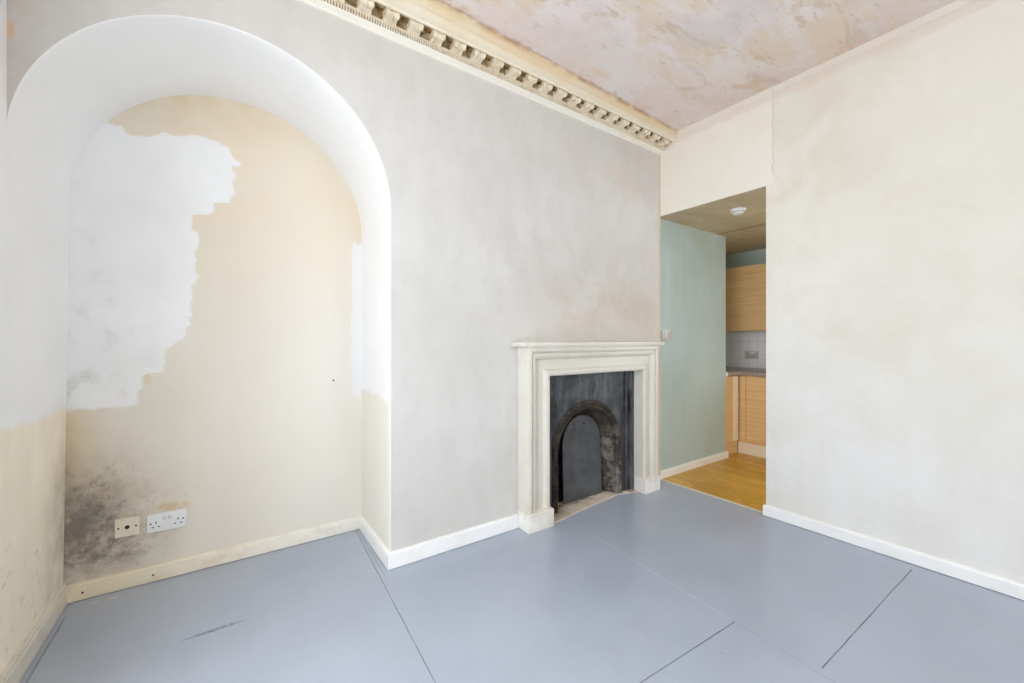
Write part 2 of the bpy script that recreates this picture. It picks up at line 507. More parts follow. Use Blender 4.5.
def mat_wood_floor():
    n = NT('oak_plank_vinyl')
    br = n.n('ShaderNodeTexBrick')
    n.put(br.inputs['Vector'], n.scaled((1, 1, 1), rot=(0, 0, PI / 2), loc=(0.13, 0.02, 0)))
    br.offset = 0.37
    br.inputs['Scale'].default_value = 1.0
    br.inputs['Brick Width'].default_value = 0.42
    br.inputs['Row Height'].default_value = 0.085
    br.inputs['Mortar Size'].default_value = 0.0016
    br.inputs['Bias'].default_value = -0.1
    br.inputs['Color1'].default_value = lin((222, 174, 68))
    br.inputs['Color2'].default_value = lin((192, 142, 44))
    br.inputs['Mortar'].default_value = lin((150, 108, 40))
    g = n.noise(1, 6, 0.65, n.scaled((42, 5, 1)), 0.6)
    c = n.mix(mul(n, n.map(g, 0.42, 0.70), 0.6), br.outputs['Color'], (178, 128, 42))
    g2 = n.noise(5, 4, 0.6)
    c = n.mix(mul(n, n.map(g2, 0.5, 0.7), 0.4), c, (240, 200, 104))
    return n.fin(c, 0.33, 0.45)


def mat_tiles():
    n = NT('white_splashback_tiles')
    x, y, z = n.xyz()
    def grid(v, off, p):
        f = n.math('FRACT', n.math('DIVIDE', n.math('ADD', v, off), p))
        return n.map(n.math('ABSOLUTE', n.math('SUBTRACT', f, 0.5)), 0.485, 0.495)
    m = n.math('MAXIMUM', n.math('MAXIMUM', grid(y, 10.05, 0.10), grid(z, 0.06, 0.10)), 0.0)
    c = n.mix(m, (236, 236, 240), (176, 172, 168))
    n.bump(n.math('SUBTRACT', 1.0, m), 0.3, 0.002)
    return n.fin(c, 0.22, 0.5)


def mat_worktop():
    n = NT('grey_speckled_laminate')
    c = n.mix(n.map(n.noise(90, 3, 0.6), 0.4, 0.62), (178, 166, 158), (128, 120, 116))
    c = n.mix(n.map(n.noise(45, 2), 0.62, 0.68), c, (176, 160, 148))
    return n.fin(c, 0.35, 0.45)


def mat_plain(name, col, rough=0.4, spec=0.45, metal=0.0, var=0.0):
    n = NT(name)
    c = col
    if var:
        c = n.mix(mul(n, n.map(n.noise(40, 4, 0.6), 0.42, 0.7), var), col, tuple(int(v * 0.72) for v in col))
    return n.fin(c, rough, spec, metal)


M = dict(
    back=mat_wall_back(), soffit=mat_soffit(), left=mat_wall_left(), niche=mat_niche(), right=mat_wall_right(),
    ceiling=mat_ceiling(), floor=mat_floor(), sk=mat_gloss('white_gloss_skirting', (246, 246, 245), (214, 206, 188), 0.25),
    skn=mat_skirting_niche(), skl=mat_gloss('ivory_gloss_skirting', (224, 219, 204), (176, 160, 128), 0.6),
    surround=mat_gloss('ivory_gloss_chimneypiece', (220, 216, 205), (190, 178, 152), 0.3),
    plinth=mat_gloss('chipped_white_gloss', (238, 235, 228), (190, 172, 142), 0.45),
    iron=mat_iron(), rust=mat_iron_rust(), board=mat_board(), hearth=mat_hearth(),
    cor=mat_cornice('aged_cornice_plaster', True), mod=mat_cornice('aged_ornament_plaster', False), dirt_shade=mat_dirt_shade(), grime_shade=mat_grime_shade(),
    green=mat_green(), brown=mat_brown_ceiling(), cab=mat_wood_cab(), wfloor=mat_wood_floor(), tiles=mat_tiles(),
    wt=mat_worktop(), white=mat_plain('white_plastic', (236, 237, 240), 0.3, 0.5),
    ivory=mat_plain('ivory_plastic', (234, 224, 204), 0.4, 0.45, 0, 0.15), dark=mat_plain('dark_recess', (34, 32, 32), 0.6),
    lgrey=mat_plain('pale_grey_plastic', (218, 218, 222), 0.35),
    greyp=mat_plain('mottled_grey_plastic', (196, 192, 190), 0.35, 0.45, 0, 0.4), brass=mat_plain('tarnished_brass', (172, 132, 84), 0.4, 0.5, 0.6),  # greyp: grey plastic with random darker mottling
    steel=mat_plain('brushed_steel', (178, 176, 172), 0.3, 0.5, 0.9), cream=mat_plain('cream_laminate', (236, 226, 204), 0.4, 0.4),
    sash=mat_plain('white_sash_paint', (236, 236, 234), 0.4), strip=mat_plain('cream_edge_strip', (222, 214, 196), 0.45, 0.4, 0, 0.3),
    kwall=mat_plain('kitchen_side_paint', (222, 222, 216), 0.6),
)
g = NT('window_glass')
tr = g.n('ShaderNodeBsdfTransparent'); gl = g.n('ShaderNodeBsdfGlossy'); gl.inputs['Roughness'].default_value = 0.02
mx = g.n('ShaderNodeMixShader'); mx.inputs[0].default_value = 0.06
g.t.links.new(tr.outputs[0], mx.inputs[1]); g.t.links.new(gl.outputs[0], mx.inputs[2]); g.t.links.new(mx.outputs[0], g.out.inputs[0])
M['glass'] = g.m


# ------------------------------------------------------------------ mesh helpers
def box(bm, x0, x1, y0, y1, z0, z1, bev=0.0, seg=2, mi=0):
    vs = [bm.verts.new((x, y, z)) for x in (x0, x1) for y in (y0, y1) for z in (z0, z1)]
    idx = [(0, 1, 3, 2), (4, 6, 7, 5), (0, 4, 5, 1), (2, 3, 7, 6), (0, 2, 6, 4), (1, 5, 7, 3)]
    fs = [bm.faces.new([vs[i] for i in f]) for f in idx]
    for f in fs:
        f.material_index = mi
    if bev:
        es = list({e for f in fs for e in f.edges})
        bmesh.ops.bevel(bm, geom=es, offset=bev, segments=seg, affect='EDGES', profile=0.6)
    return vs


def cyl(bm, c, r, h, axis='z', seg=32, r2=None):
    m = Matrix.Translation(c)
    if axis == 'y':
        m = m @ Matrix.Rotation(PI / 2, 4, 'X')
    elif axis == 'x':
        m = m @ Matrix.Rotation(PI / 2, 4, 'Y')
    bmesh.ops.create_cone(bm, cap_ends=True, segments=seg, radius1=r, radius2=r if r2 is None else r2, depth=h, matrix=m)


def ball(bm, c, s, rot=None, seg=12):
    m = Matrix.Translation(c) @ (rot or Matrix.Identity(4)) @ Matrix.Diagonal((*s, 1))
    bmesh.ops.create_uvsphere(bm, u_segments=seg, v_segments=max(6, seg // 2), radius=1.0, matrix=m)


def link(name, bm, mats, parent=None, smooth=False, angle=40, loc=None):
    bmesh.ops.recalc_face_normals(bm, faces=bm.faces)
    me = bpy.data.meshes.new(name)
    bm.to_mesh(me); bm.free()
    if not isinstance(mats, (list, tuple)):
        mats = [mats]
    for m in mats:
        me.materials.append(M[m])
    o = bpy.data.objects.new(name, me)
    COL.objects.link(o)
    if parent:
        o.parent = parent
    if loc:
        o.location = loc
    if smooth:
        me.shade_smooth()
        me.set_sharp_from_angle(angle=math.radians(angle))
    return o


def B():
    return bmesh.new()


def structure(o, label=None):
    o['kind'] = 'structure'
    if label:
        o['label'] = label
    return o


def thing(name, loc, label, cat, group=None):
    o = bpy.data.objects.new(name, None)
    o.empty_display_size = 0.05
    COL.objects.link(o)
    o.location = loc
    o['label'] = label; o['category'] = cat
    if group:
        o['group'] = group
    return o


def part(name, bm, mats, root, **kw):
    """mesh built in world coordinates, parented to its thing"""
    bmesh.ops.translate(bm, verts=bm.verts, vec=-Vector(world_of(root)))
    return link(name, bm, mats, root, **kw)


def world_of(o):
    v = Vector((0, 0, 0))
    while o is not None:
        v += Vector(o.location)
        o = o.parent
    return v


def sweep(bm, rows, close=False, mi=0, smooth=None):
    """rows: list of equal-length point lists -> quads between neighbouring rows"""
    vr = [[bm.verts.new(p) for p in r] for r in rows]
    for a, b in zip(vr[:-1], vr[1:]):
        k = len(a)
        for i in range(k if close else k - 1):
            j = (i + 1) % k
            try:
                f = bm.faces.new((a[i], a[j], b[j], b[i]))
                f.material_index = mi
                if smooth is not None:
                    f.smooth = smooth
            except ValueError:
                pass
    return vr


def extrude_poly(bm, pts, axis_vec):
    """closed polygon pts extruded along axis_vec"""
    a = [bm.verts.new(p) for p in pts]
    b = [bm.verts.new(Vector(p) + Vector(axis_vec)) for p in pts]
    bm.faces.new(a); bm.faces.new(list(reversed(b)))
    for i in range(len(pts)):
        j = (i + 1) % len(pts)
        bm.faces.new((a[i], b[i], b[j], a[j]))


# ------------------------------------------------------------------ wall with the arched niche
NARC = 64


def loop(xc, rx, zs, rz, xr_floor=None, clampx=None):
    """left springing -> over the arch -> right floor"""
    pts = []
    for i in range(NARC + 1):
        t = PI - PI * i / NARC
        x, z = xc + rx * math.cos(t), zs + rz * math.sin(t)
        if clampx is not None:
            x = max(x, clampx)
        pts.append((x, z))
    for k in range(1, 13):
        pts.append((xc + rx, zs * (1 - k / 12)))
    return pts


xc0, r0 = (AX0 + AX1) / 2, (AX1 - AX0) / 2
bk_x0, bk_x1 = -0.577, 0.664
BZ = 1.782
bev = 0.004
front = [(loop(xc0, r0 + bev, AZ, r0 + 0.006 + bev, clampx=AX0), YA), (loop(xc0, r0 + bev * 0.3, AZ, r0 + 0.006 + bev * 0.3, clampx=AX0), YA + bev * 0.3),
         (loop(xc0, r0, AZ, r0 + 0.006), YA + bev)]
for k in range(1, 9):
    f = k / 8
    xa = AX0 + (bk_x0 - AX0) * f; xb = AX1 + (bk_x1 - AX1) * f
    zs = AZ + (BZ - AZ) * f
    front.append((loop((xa + xb) / 2, (xb - xa) / 2, zs, r0 + 0.006 + (0.626 - r0 - 0.006) * f), YA + bev + (YN - YA - bev) * f))
bm = B()
sweep(bm, [[(x, y, z) for x, z in pts] for pts, y in front], mi=1, smooth=True)
hole = front[0][0]
# front face: columns over the arch, then plain panels round the fireplace opening
hole_arch = hole[:NARC + 1]
sweep(bm, [[(x, YA, z) for x, z in hole_arch], [(x, YA, H) for x, z in hole_arch]])
xr = AX1 + bev
sweep(bm, [[(x, YA, z) for x, z in hole[NARC:]], [(1.58, YA, z) for x, z in hole[NARC:]]])
for x0_, x1_, z0_, z1_ in ((xr, 1.58, AZ, H), (1.58, 2.575, 0.965, H), (2.575, XB, 0, H)):
    bm.faces.new([bm.verts.new(p) for p in ((x0_, YA, z0_), (x1_, YA, z0_), (x1_, YA, z1_), (x0_, YA, z1_))])
bmesh.ops.remove_doubles(bm, verts=bm.verts, dist=1e-5)
# free end of the chimney breast beside the doorway, and the sides of the fireplace opening
def quad(bm, pts, mi=0):
    f = bm.faces.new([bm.verts.new(p) for p in pts]); f.material_index = mi
    return f
quad(bm, [(XB, YA, 0), (XB, 2.2, 0), (XB, 2.2, H), (XB, YA, H)])
for px in (1.58, 2.575):
    quad(bm, [(px, YA, 0), (px, 2.35, 0), (px, 2.35, 0.965), (px, YA, 0.965)])
quad(bm, [(1.58, YA, 0.965), (1.58, 2.35, 0.965), (2.575, 2.35, 0.965), (2.575, YA, 0.965)])
quad(bm, [(1.58, 2.35, 0), (2.575, 2.35, 0), (2.575, 2.35, 0.965), (1.58, 2.35, 0.965)])
structure(link('wall_back', bm, ['back', 'soffit']), 'grey-white plaster wall with the arched niche and the fireplace')

# back of the niche (a little larger than the arch; its edge is buried in the wall)
bm = B()
pts = loop((bk_x0 + bk_x1) / 2, (bk_x1 - bk_x0) / 2 + 0.03, BZ, 0.626 + 0.03)
ring = [bm.verts.new((x, YN, z)) for x, z in pts] + [bm.verts.new((bk_x0 - 0.06, YN, 0))]
bm.faces.new(ring)
r = bmesh.ops.extrude_face_region(bm, geom=bm.faces[:])
bmesh.ops.translate(bm, verts=[v for v in r['geom'] if isinstance(v, bmesh.types.BMVert)], vec=(0, 0.08, 0))
structure(link('wall_niche', bm, 'niche'), 'cream back wall of the niche with a ragged white trial coat')


# ------------------------------------------------------------------ left wall (with the windows behind the photographer)
WINS = [(-0.08, 1.32, 0.08, 2.50)]


def wall_yz(bm, x, ys, zs, holes, dx, mi=0):
    """wall in a plane of constant x with rectangular openings whose reveals run dx deep"""
    for y0, y1 in zip(ys[:-1], ys[1:]):
        for z0, z1 in zip(zs[:-1], zs[1:]):
            if any(y0 >= h[0] - 1e-6 and y1 <= h[1] + 1e-6 and z0 >= h[2] - 1e-6 and z1 <= h[3] + 1e-6 for h in holes):
                continue
            quad(bm, [(x, y0, z0), (x, y1, z0), (x, y1, z1), (x, y0, z1)], mi)
            quad(bm, [(x + dx, y0, z0), (x + dx, y0, z1), (x + dx, y1, z1), (x + dx, y1, z0)], mi)
    for h in holes:
        y0, y1, z0, z1 = h
        for a, b in (((y0, z0), (y1, z0)), ((y1, z0), (y1, z1)), ((y1, z1), (y0, z1)), ((y0, z1), (y0, z0))):
            quad(bm, [(x, *a), (x, *b), (x + dx, *b), (x + dx, *a)], mi)


bm = B()
ys = sorted({YR - 0.3, YA} | {v for h in WINS for v in h[:2]})
zs = sorted({-0.02, H + 0.02} | set(WINS[0][2:]))
wall_yz(bm, XL, ys, zs, WINS, -0.32)
# the stretch that forms the left side of the niche, a touch out of plumb
rows = []
for k in range(9):
    f = k / 8
    y = YA + (YN + 0.02 - YA) * f
    ztop = AZ + (BZ - AZ) * f + 0.02
    rows.append([(XL + (bk_x0 - AX0) * f * (j / 12), y, ztop * j / 12) for j in range(13)])
sweep(bm, rows)
bmesh.ops.remove_doubles(bm, verts=bm.verts, dist=1e-5)
structure(link('wall_left', bm, 'left'), 'left wall, white above a ragged cream band')

# ------------------------------------------------------------------ right wall with the doorway
bm = B()
poly = [(YR - 0.1, -0.02), (DY, -0.02), (DY, DZ), (YA + 0.02, DZ), (YA + 0.02, H + 0.02), (YR - 0.1, H + 0.02)]
extrude_poly(bm, [(XB, y, z) for y, z in poly], (0.10, 0, 0))
structure(link('wall_right', bm, 'right'), 'warm white plaster wall with the doorway')

# wall behind the camera
FILL_WIN = [(1.65, 2.65, 0.60, 2.50)]  # unseen window, added to give the room fill light
bm = B()
fx_ = sorted({XL - 0.3, XB + 0.1} | {v for h in FILL_WIN for v in h[:2]})
fz_ = [-0.02, 0.60, 2.50, H + 0.02]
wall_yz(bm, 0.0, fx_, fz_, FILL_WIN, -0.30)
for v in bm.verts:                                        # turn the wall from the x plane into the y plane
    v.co = (v.co.y, YR + v.co.x, v.co.z)
structure(link('wall_front', bm, 'right'))

# ceiling and floor
bm = B(); box(bm, XL - 0.32, XB + 0.1, YR - 0.12, YA + 0.05, H, H + 0.1)
structure(link('ceiling', bm, 'ceiling'), 'pinkish scraped plaster ceiling with tan patches')
bm = B(); box(bm, XL - 0.32, 2.925, YR - 0.12, 2.66, -0.1, 0.0)
structure(link('floor', bm, 'floor'), 'grey painted board floor')

# ------------------------------------------------------------------ passage and kitchen shell
bm = B(); box(bm, 2.80, 3.985, YT, YK + 0.08, -0.02, HK + 0.05)
structure(link('wall_passage', bm, 'green'), 'pale green passage wall')
bm = B(); box(bm, 3.9, XK + 0.1, YK, YK + 0.1, -0.02, HK + 0.05)
structure(link('wall_kitchen_side', bm, 'green'))
KW = [(-0.95, 0.60, 0.90, 2.08)]
bm = B()
wall_yz(bm, XK, sorted({-1.1, YK} | set(KW[0][:2])), sorted({-0.02, HK + 0.05} | set(KW[0][2:])), KW, 0.25)
structure(link('wall_kitchen', bm, 'green'), 'pale green kitchen wall')
KE_FILL = [(3.55, 4.20, 1.05, 1.95)]  # unseen end window, added to brighten the kitchen
bm = B()
wall_yz(bm, 0.0, [XB + 0.05, 3.55, 4.20, XK + 0.3], [-0.02, 1.05, 1.95, HK + 0.05], KE_FILL, -0.25)
for v in bm.verts:
    v.co = (v.co.y, -1.1 + v.co.x, v.co.z)
structure(link('wall_kitchen_end', bm, 'kwall'))
bm = B(); box(bm, XB + 0.003, XK + 0.3, -1.2, YK + 0.1, HK - 0.002, HK + 0.08)
structure(link('ceiling_kitchen', bm, 'brown'), 'smoke-stained brown passage ceiling')
bm = B(); box(bm, 2.925, XK + 0.3, -1.2, YK + 0.1, -0.1, 0.0)
structure(link('floor_kitchen', bm, 'wfloor'), 'oak plank vinyl floor through the doorway')
bm = B(); box(bm, 2.912, 2.936, DY, YT - 0.01, 0.0, 0.004, 0.0015)
structure(link('trim_2', bm, 'strip'), 'narrow cream threshold strip in the doorway')
bm = B(); box(bm, XK - 0.008, XK, 0.6, YK, 0.80, 1.26)
structure(link('trim_3', bm, 'tiles'), 'white tiled splashback')

# ------------------------------------------------------------------ skirtings
def skirting(name, a, b, nrm, h, t, mat, label=None, top=0.006, lip=0.0):
    """board from a to b on the floor, standing out t along nrm"""
    a, b, nr = Vector((*a, 0)), Vector((*b, 0)), Vector((*nrm, 0))
    g0 = 0.0035                                            # the boards do not quite meet the floor
    prof = [(0, g0), (t, g0), (t, h - top * 1.6), (t - top * 0.3, h - top * 0.5), (t - top, h), (0, h)]
    if lip:
        prof = [(0, g0), (t, g0), (t, h - lip - 0.004), (t - 0.003, h - lip), (t - 0.010, h - lip), (t - 0.010, h - lip + 0.002), (t - 0.006, h - lip + 0.003), (t - 0.009, h), (0, h)]
    bm = B()
    extrude_poly(bm, [a + nr * u + Vector((0, 0, w)) for u, w in prof], b - a)
    return structure(link(name, bm, mat), label)

T = 0.018
skirting('baseboard_back', (AX1 - T, YA), (1.462, YA), (0, -1), 0.084, T, 'sk')
skirting('baseboard_niche_side', (AX1, YA - T + 0.001), (AX1, YN), (-1, 0), 0.080, T, 'sk')
skirting('baseboard_niche', (bk_x0 - 0.03, YN), (bk_x1 - 0.002, YN), (0, -1), 0.076, T, 'skn', lip=0.016)
skirting('baseboard_left', (XL, YR), (XL, YN - 0.002), (1, 0), 0.090, T, 'skl', lip=0.014)
skirting('baseboard_right', (XB, YR), (XB, DY + 0.012), (-1, 0), 0.070, T, 'sk')
skirting('baseboard_passage', (2.86, YT), (4.003, YT), (0, -1), 0.066, T, 'sk')
skirting('baseboard_front', (XL, YR), (XB, YR), (0, 1), 0.09, T, 'sk')

# ------------------------------------------------------------------ cornice: trim_1
prof = [(YA, 2.664), (YA - 0.010, 2.666), (YA - 0.013, 2.674), (YA - 0.020, 2.677), (YA - 0.028, 2.680), (YA - 0.033, 2.684),  # base fillet and ogee
        (YA - 0.036, 2.687), (YA - 0.036, 2.706), (YA - 0.042, 2.708), (YA - 0.042, 2.717), (YA - 0.033, 2.718), (YA - 0.033, 2.750),                     # bed behind the brackets
        (YA - 0.108, 2.750), (YA - 0.109, 2.733), (YA - 0.121, 2.731), (YA - 0.125, 2.738),                      # soffit, drip
        (YA - 0.134, 2.741), (YA - 0.142, 2.746), (YA - 0.150, 2.754), (YA - 0.153, 2.759), (YA - 0.163, 2.761),
        (YA - 0.168, 2.766), (YA - 0.178, 2.770), (YA - 0.188, 2.775), (YA - 0.193, 2.780), (YA - 0.194, H)]


def out_at(x, y):
    """the upper mouldings run slightly out of parallel with the wall"""
    k = (0.231 - 0.031 * (x - 0.83)) / 0.194
    return y if y > YA - 0.126 else (YA - 0.125) + (y - YA + 0.125) * (0.194 * k - 0.125) / 0.069


bm = B()
rows = [[(x, out_at(x, y), z) for y, z in prof] for x in (XL, XB)]
vr = sweep(bm, rows)
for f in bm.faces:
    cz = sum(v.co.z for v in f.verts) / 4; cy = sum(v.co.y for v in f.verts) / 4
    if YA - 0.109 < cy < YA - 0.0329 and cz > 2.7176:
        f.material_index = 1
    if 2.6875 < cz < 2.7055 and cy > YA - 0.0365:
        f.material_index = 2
cornice = structure(link('trim_1', bm, ['cor', 'dirt_shade', 'grime_shade'], smooth=True, angle=25), 'ornate plaster cornice with scroll brackets along the fireplace wall')

# row of fine reeding under the brackets
bm = B()
k = int((XB - XL) / 0.0125)
for i in range(k):
    x = XL + (i + 0.5) * (XB - XL) / k
    box(bm, x - 0.0038, x + 0.0038, YA - 0.0445, YA - 0.034, 2.6865, 2.7055)
link('dentil_band', bm, 'mod', cornice)
# the bed behind the reeding is painted dark, standing in for shade


def bracket_mesh():
    """scroll bracket with a leaf under it; origin on the bed, x across, y out (negative), z up"""
    bm = B()
    pr = [(0.0, 0.040), (-0.072, 0.040)]
    for i in range(10):                                   # front volute
        a = math.radians(55 + 24 * i)
        pr.append((-0.059 - 0.0165 * math.sin(a), 0.0175 + 0.0165 * math.cos(a)))
    pr += [(-0.042, 0.009), (-0.032, 0.007), (-0.020, 0.002), (-0.010, -0.002), (0.0, -0.002)]
    for sx in (-1, 1):                                    # two cheeks and a hollow between
        pts = [(sx * 0.029, y, z) for y, z in pr]
        extrude_poly(bm, pts, (-sx * 0.011, 0, 0))
    pts = [(-0.019, y * 0.94, 0.040 - (0.040 - z) * 0.90) for y, z in pr]
    extrude_poly(bm, pts, (0.038, 0, 0))
    # acanthus leaf: central rib and side lobes
    for y, z, w_ in ((-0.014, 0.002, 0.8), (-0.029, 0.006, 1.0), (-0.044, 0.007, 1.05), (-0.059, 0.003, 1.0)):
        ball(bm, (0, y, z), (0.005, 0.010, 0.005), seg=10)
        for sx in (-1, 1):
            ball(bm, (sx * 0.011 * w_, y + 0.004, z + 0.002), (0.006, 0.009, 0.004), Matrix.Rotation(sx * 0.6, 4, 'Z'), 10)
    for sx in (-1, 1):                                    # volute eyes on the sides
        cyl(bm, (sx * 0.0300, -0.059, 0.0175), 0.0085, 0.006, 'x', 14)
        cyl(bm, (sx * 0.0300, -0.010, 0.010), 0.008, 0.005, 'x', 14)
    box(bm, -0.033, 0.033, -0.075, 0.0, 0.033, 0.0405, 0.0015, 1)
    bmesh.ops.recalc_face_normals(bm, faces=bm.faces)
    me = bpy.data.meshes.new('modillion')
    bm.to_mesh(me); bm.free()
    me.materials.append(M['mod'])
    me.shade_smooth(); me.set_sharp_from_angle(angle=math.radians(35))
    return me


def rosette_mesh():
    """small three-lobed leaf hanging between the brackets; origin on the soffit"""
    bm = B()
    for a, l, w_ in ((0.95, 0.015, 0.0075), (PI - 0.95, 0.015, 0.0075), (-PI / 2, 0.019, 0.0065)):
        rot = Matrix.Rotation(a, 4, 'Z')
        for t, k in ((0.55, 1.0), (1.15, 0.72)):
            ball(bm, (l * t * math.cos(a), l * t * math.sin(a), -0.004), (l * 0.62, w_ * k, 0.007), rot, 10)
    ball(bm, (0, 0, -0.008), (0.006, 0.006, 0.008), seg=10)
    me = bpy.data.meshes.new('rosette')
    bm.to_mesh(me); bm.free()
    me.materials.append(M['grime_shade']); me.shade_smooth()
    return me


bme, rme = bracket_mesh(), rosette_mesh()
PITCH = 0.1215
x = 2.59
i = 0
xs = []
while x < XB - 0.03:
    x += PITCH
x -= PITCH
while x > XL + 0.03:
    xs.append(x); x -= PITCH
for x in xs:
    o = bpy.data.objects.new('modillion', bme); COL.objects.link(o); o.parent = cornice
    o.location = (x, YA - 0.034, 2.7095)
    if x - PITCH / 2 > XL + 0.02:
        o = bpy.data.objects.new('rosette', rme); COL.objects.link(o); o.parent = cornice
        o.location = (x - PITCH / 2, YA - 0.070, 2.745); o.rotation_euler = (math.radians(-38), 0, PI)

# soft plaster cove along the right wall
bm = B()
cp = [(XB, H - 0.035), (XB - 0.008, H - 0.033), (XB - 0.012, H - 0.02), (XB - 0.022, H - 0.008), (XB - 0.026, H)]
sweep(bm, [[(x, y, z) for x, z in cp] for y in (YR, 1.866)])
structure(link('trim_4', bm, 'right', smooth=True, angle=60))

# ------------------------------------------------------------------ chimney piece
X0, X1, ZO, OW = 1.640, 2.553, 0.926, 0.183
KR = 0.84                         # the right leg is a little narrower
fs = thing('fireplace_surround', (2.08, YA, 0), 'ivory painted moulded fireplace surround with a plain narrow mantel shelf', 'fireplace surround')
prof = [(0.0, 2.044), (0.0, 1.950), (0.001, 1.943), (0.006, 1.937), (0.014, 1.934), (0.030, 1.934), (0.036, 1.936), (0.040, 1.948),
        (0.044, 1.955), (0.107, 1.955), (0.109, 1.944), (0.114, 1.938), (0.122, 1.930), (0.134, 1.926), (0.144, 1.926), (0.147, 1.936),
        (0.152, 1.936), (0.154, 1.922), (0.160, 1.919), (0.180, 1.919), (OW, 1.921), (OW, YA + 0.004)]
bm = B()
rows = [[(X0 - o, y, 0.002), (X0 - o, y, ZO + o), (X1 + o * KR, y, ZO + o), (X1 + o * KR, y, 0.002)] for o, y in prof]
sweep(bm, rows)
part('moulded_frame', bm, 'surround', fs, smooth=True, angle=16)
bm = B()
box(bm, 1.408, 2.762, 1.902, YA + 0.004, 1.1135, 1.1395, 0.003, 2)
part('mantel_shelf', bm, 'surround', fs, smooth=True, angle=30)
bm = B()
box(bm, X0 - OW + 0.002, X1 + OW * KR - 0.002, 1.9165, YA, 1.101, 1.114, 0.003, 2)
part('bed_moulding', bm, 'surround', fs, smooth=True, angle=30)
for a, b in ((1.451, 1.648), (2.543, 2.722)):
    bm = B(); box(bm, a, b, 1.911, 2.022, 0.0, 0.112, 0.006, 3)
    part('plinth_block', bm, 'plinth', fs, smooth=True, angle=30)

# ------------------------------------------------------------------ cast-iron insert
fi = thing('fireplace_insert', (2.08, 2.06, 0), 'black cast-iron arched fireplace insert inside the ivory surround', 'fireplace insert')
AC, AS = 2.076, 0.382


def arch(half, spring, n=40, zb=0.0, cx=AC):
    p = [(cx - half, zb + (spring - zb) * k / 8) for k in range(8)]
    p += [(cx + half * math.cos(PI - PI * i / n), spring + half * math.sin(PI - PI * i / n)) for i in range(n + 1)]
    p += [(cx + half, spring - (spring - zb) * k / 8) for k in range(1, 9)]
    return p


YP = 2.046
bm = B()
inner = arch(0.300, AS)[8:-8]
sweep(bm, [[(x, YP, z) for x, z in inner], [(x, YP, 0.962) for x, z in inner]])
for x0_, x1_ in ((1.585, AC - 0.300), (AC + 0.300, 2.572)):
    quad(bm, [(x0_, YP, 0.0), (x1_, YP, 0.0), (x1_, YP, 0.962), (x0_, YP, 0.962)])
r = bmesh.ops.extrude_face_region(bm, geom=bm.faces[:])
bmesh.ops.translate(bm, verts=[v for v in r['geom'] if isinstance(v, bmesh.types.BMVert)], vec=(0, 0.006, 0))
part('register_plate', bm, 'iron', fi)
for s in (1, -1):
    bm = B()
    ex = 2.550 if s > 0 else 1.643
    for a, b, y0, y1, bv in ((0.0, 0.047, YP - 0.022, YP - 0.0005, 0.004), (0.047, 0.063, YP - 0.008, YP - 0.0005, 0.003), (0.063, 0.089, YP - 0.014, YP - 0.0005, 0.005)):
        xa, xb = sorted((ex - s * a, ex - s * b))
        box(bm, xa, xb, y0, y1, 0.010, 0.923, bv, 2)
    part('side_moulding', bm, 'iron', fi, smooth=True, angle=30)
# arch moulding
rp = [(0.290, YP + 0.03), (0.290, YP - 0.004), (0.293, YP - 0.014), (0.300, YP - 0.019), (0.307, YP - 0.014), (0.310, YP - 0.006), (0.314, YP - 0.005),
      (0.320, YP - 0.014), (0.328, YP - 0.020), (0.337, YP - 0.014), (0.342, YP - 0.006), (0.350, YP - 0.004), (0.352, YP + 0.004)]
bm = B()
sweep(bm, [[(x, y, z) for x, z in arch(h, AS)] for h, y in rp])
n = 54
L = AS * 2 + PI * 0.328
for i in range(n):
    s = (i + 0.5) / n * L
    if s < AS:
        px, pz, a = AC - 0.328, s, PI / 2
    elif s > L - AS:
        px, pz, a = AC + 0.328, L - s, PI / 2
    else:
        t = PI - (s - AS) / 0.328
        px, pz, a = AC + 0.328 * math.cos(t), AS + 0.328 * math.sin(t), t + PI / 2
    ball(bm, (px, YP - 0.016, pz), (0.010, 0.010, 0.0085), Matrix.Rotation(-a, 4, 'Y'), 8)
part('arch_moulding', bm, 'rust', fi, smooth=True, angle=50)
# splayed firebox behind the arch
bm = B()
lo = [(0.292, AS, YP + 0.01), (0.286, AS, YP + 0.03), (0.250, AS + 0.005, YP + 0.09), (0.222, AS + 0.01, YP + 0.13)]
sweep(bm, [[(x, y, z) for x, z in arch(h, s)] for h, s, y in lo])
bm.faces.new([bm.verts.new((x, YP + 0.13, z)) for x, z in arch(0.222, AS + 0.01)])
part('firebox', bm, 'rust', fi, smooth=True, angle=40)

# loose arched board closing the firebox
cp_ = thing('blanking_board', (2.08, 2.10, 0.03), 'loose dark grey arched board leaning inside the iron fireplace arch', 'blanking board')
bm = B()
pts = [(-0.190, 0.0)] + [(-0.190, 0.39 * k / 6) for k in range(1, 6)]
for i in range(33):
    t = PI - PI * i / 32
    pts.append((0.190 * math.cos(t), 0.385 + 0.215 * (math.sin(t) ** 0.92 if math.sin(t) > 0 else 0)))
pts += [(0.190, 0.39 * k / 6) for k in range(5, -1, -1)]
extrude_poly(bm, [(x, 0.0, z) for x, z in pts], (0, 0.010, 0))
o = link('board_panel', bm, 'board', cp_)
bv = o.modifiers.new('soft_edge', 'BEVEL'); bv.width = 0.002; bv.segments = 2; bv.limit_method = 'ANGLE'
cp_.rotation_euler = (math.radians(-2.0), 0, 0)
cp_.location = (2.098, 2.110, 0.009)

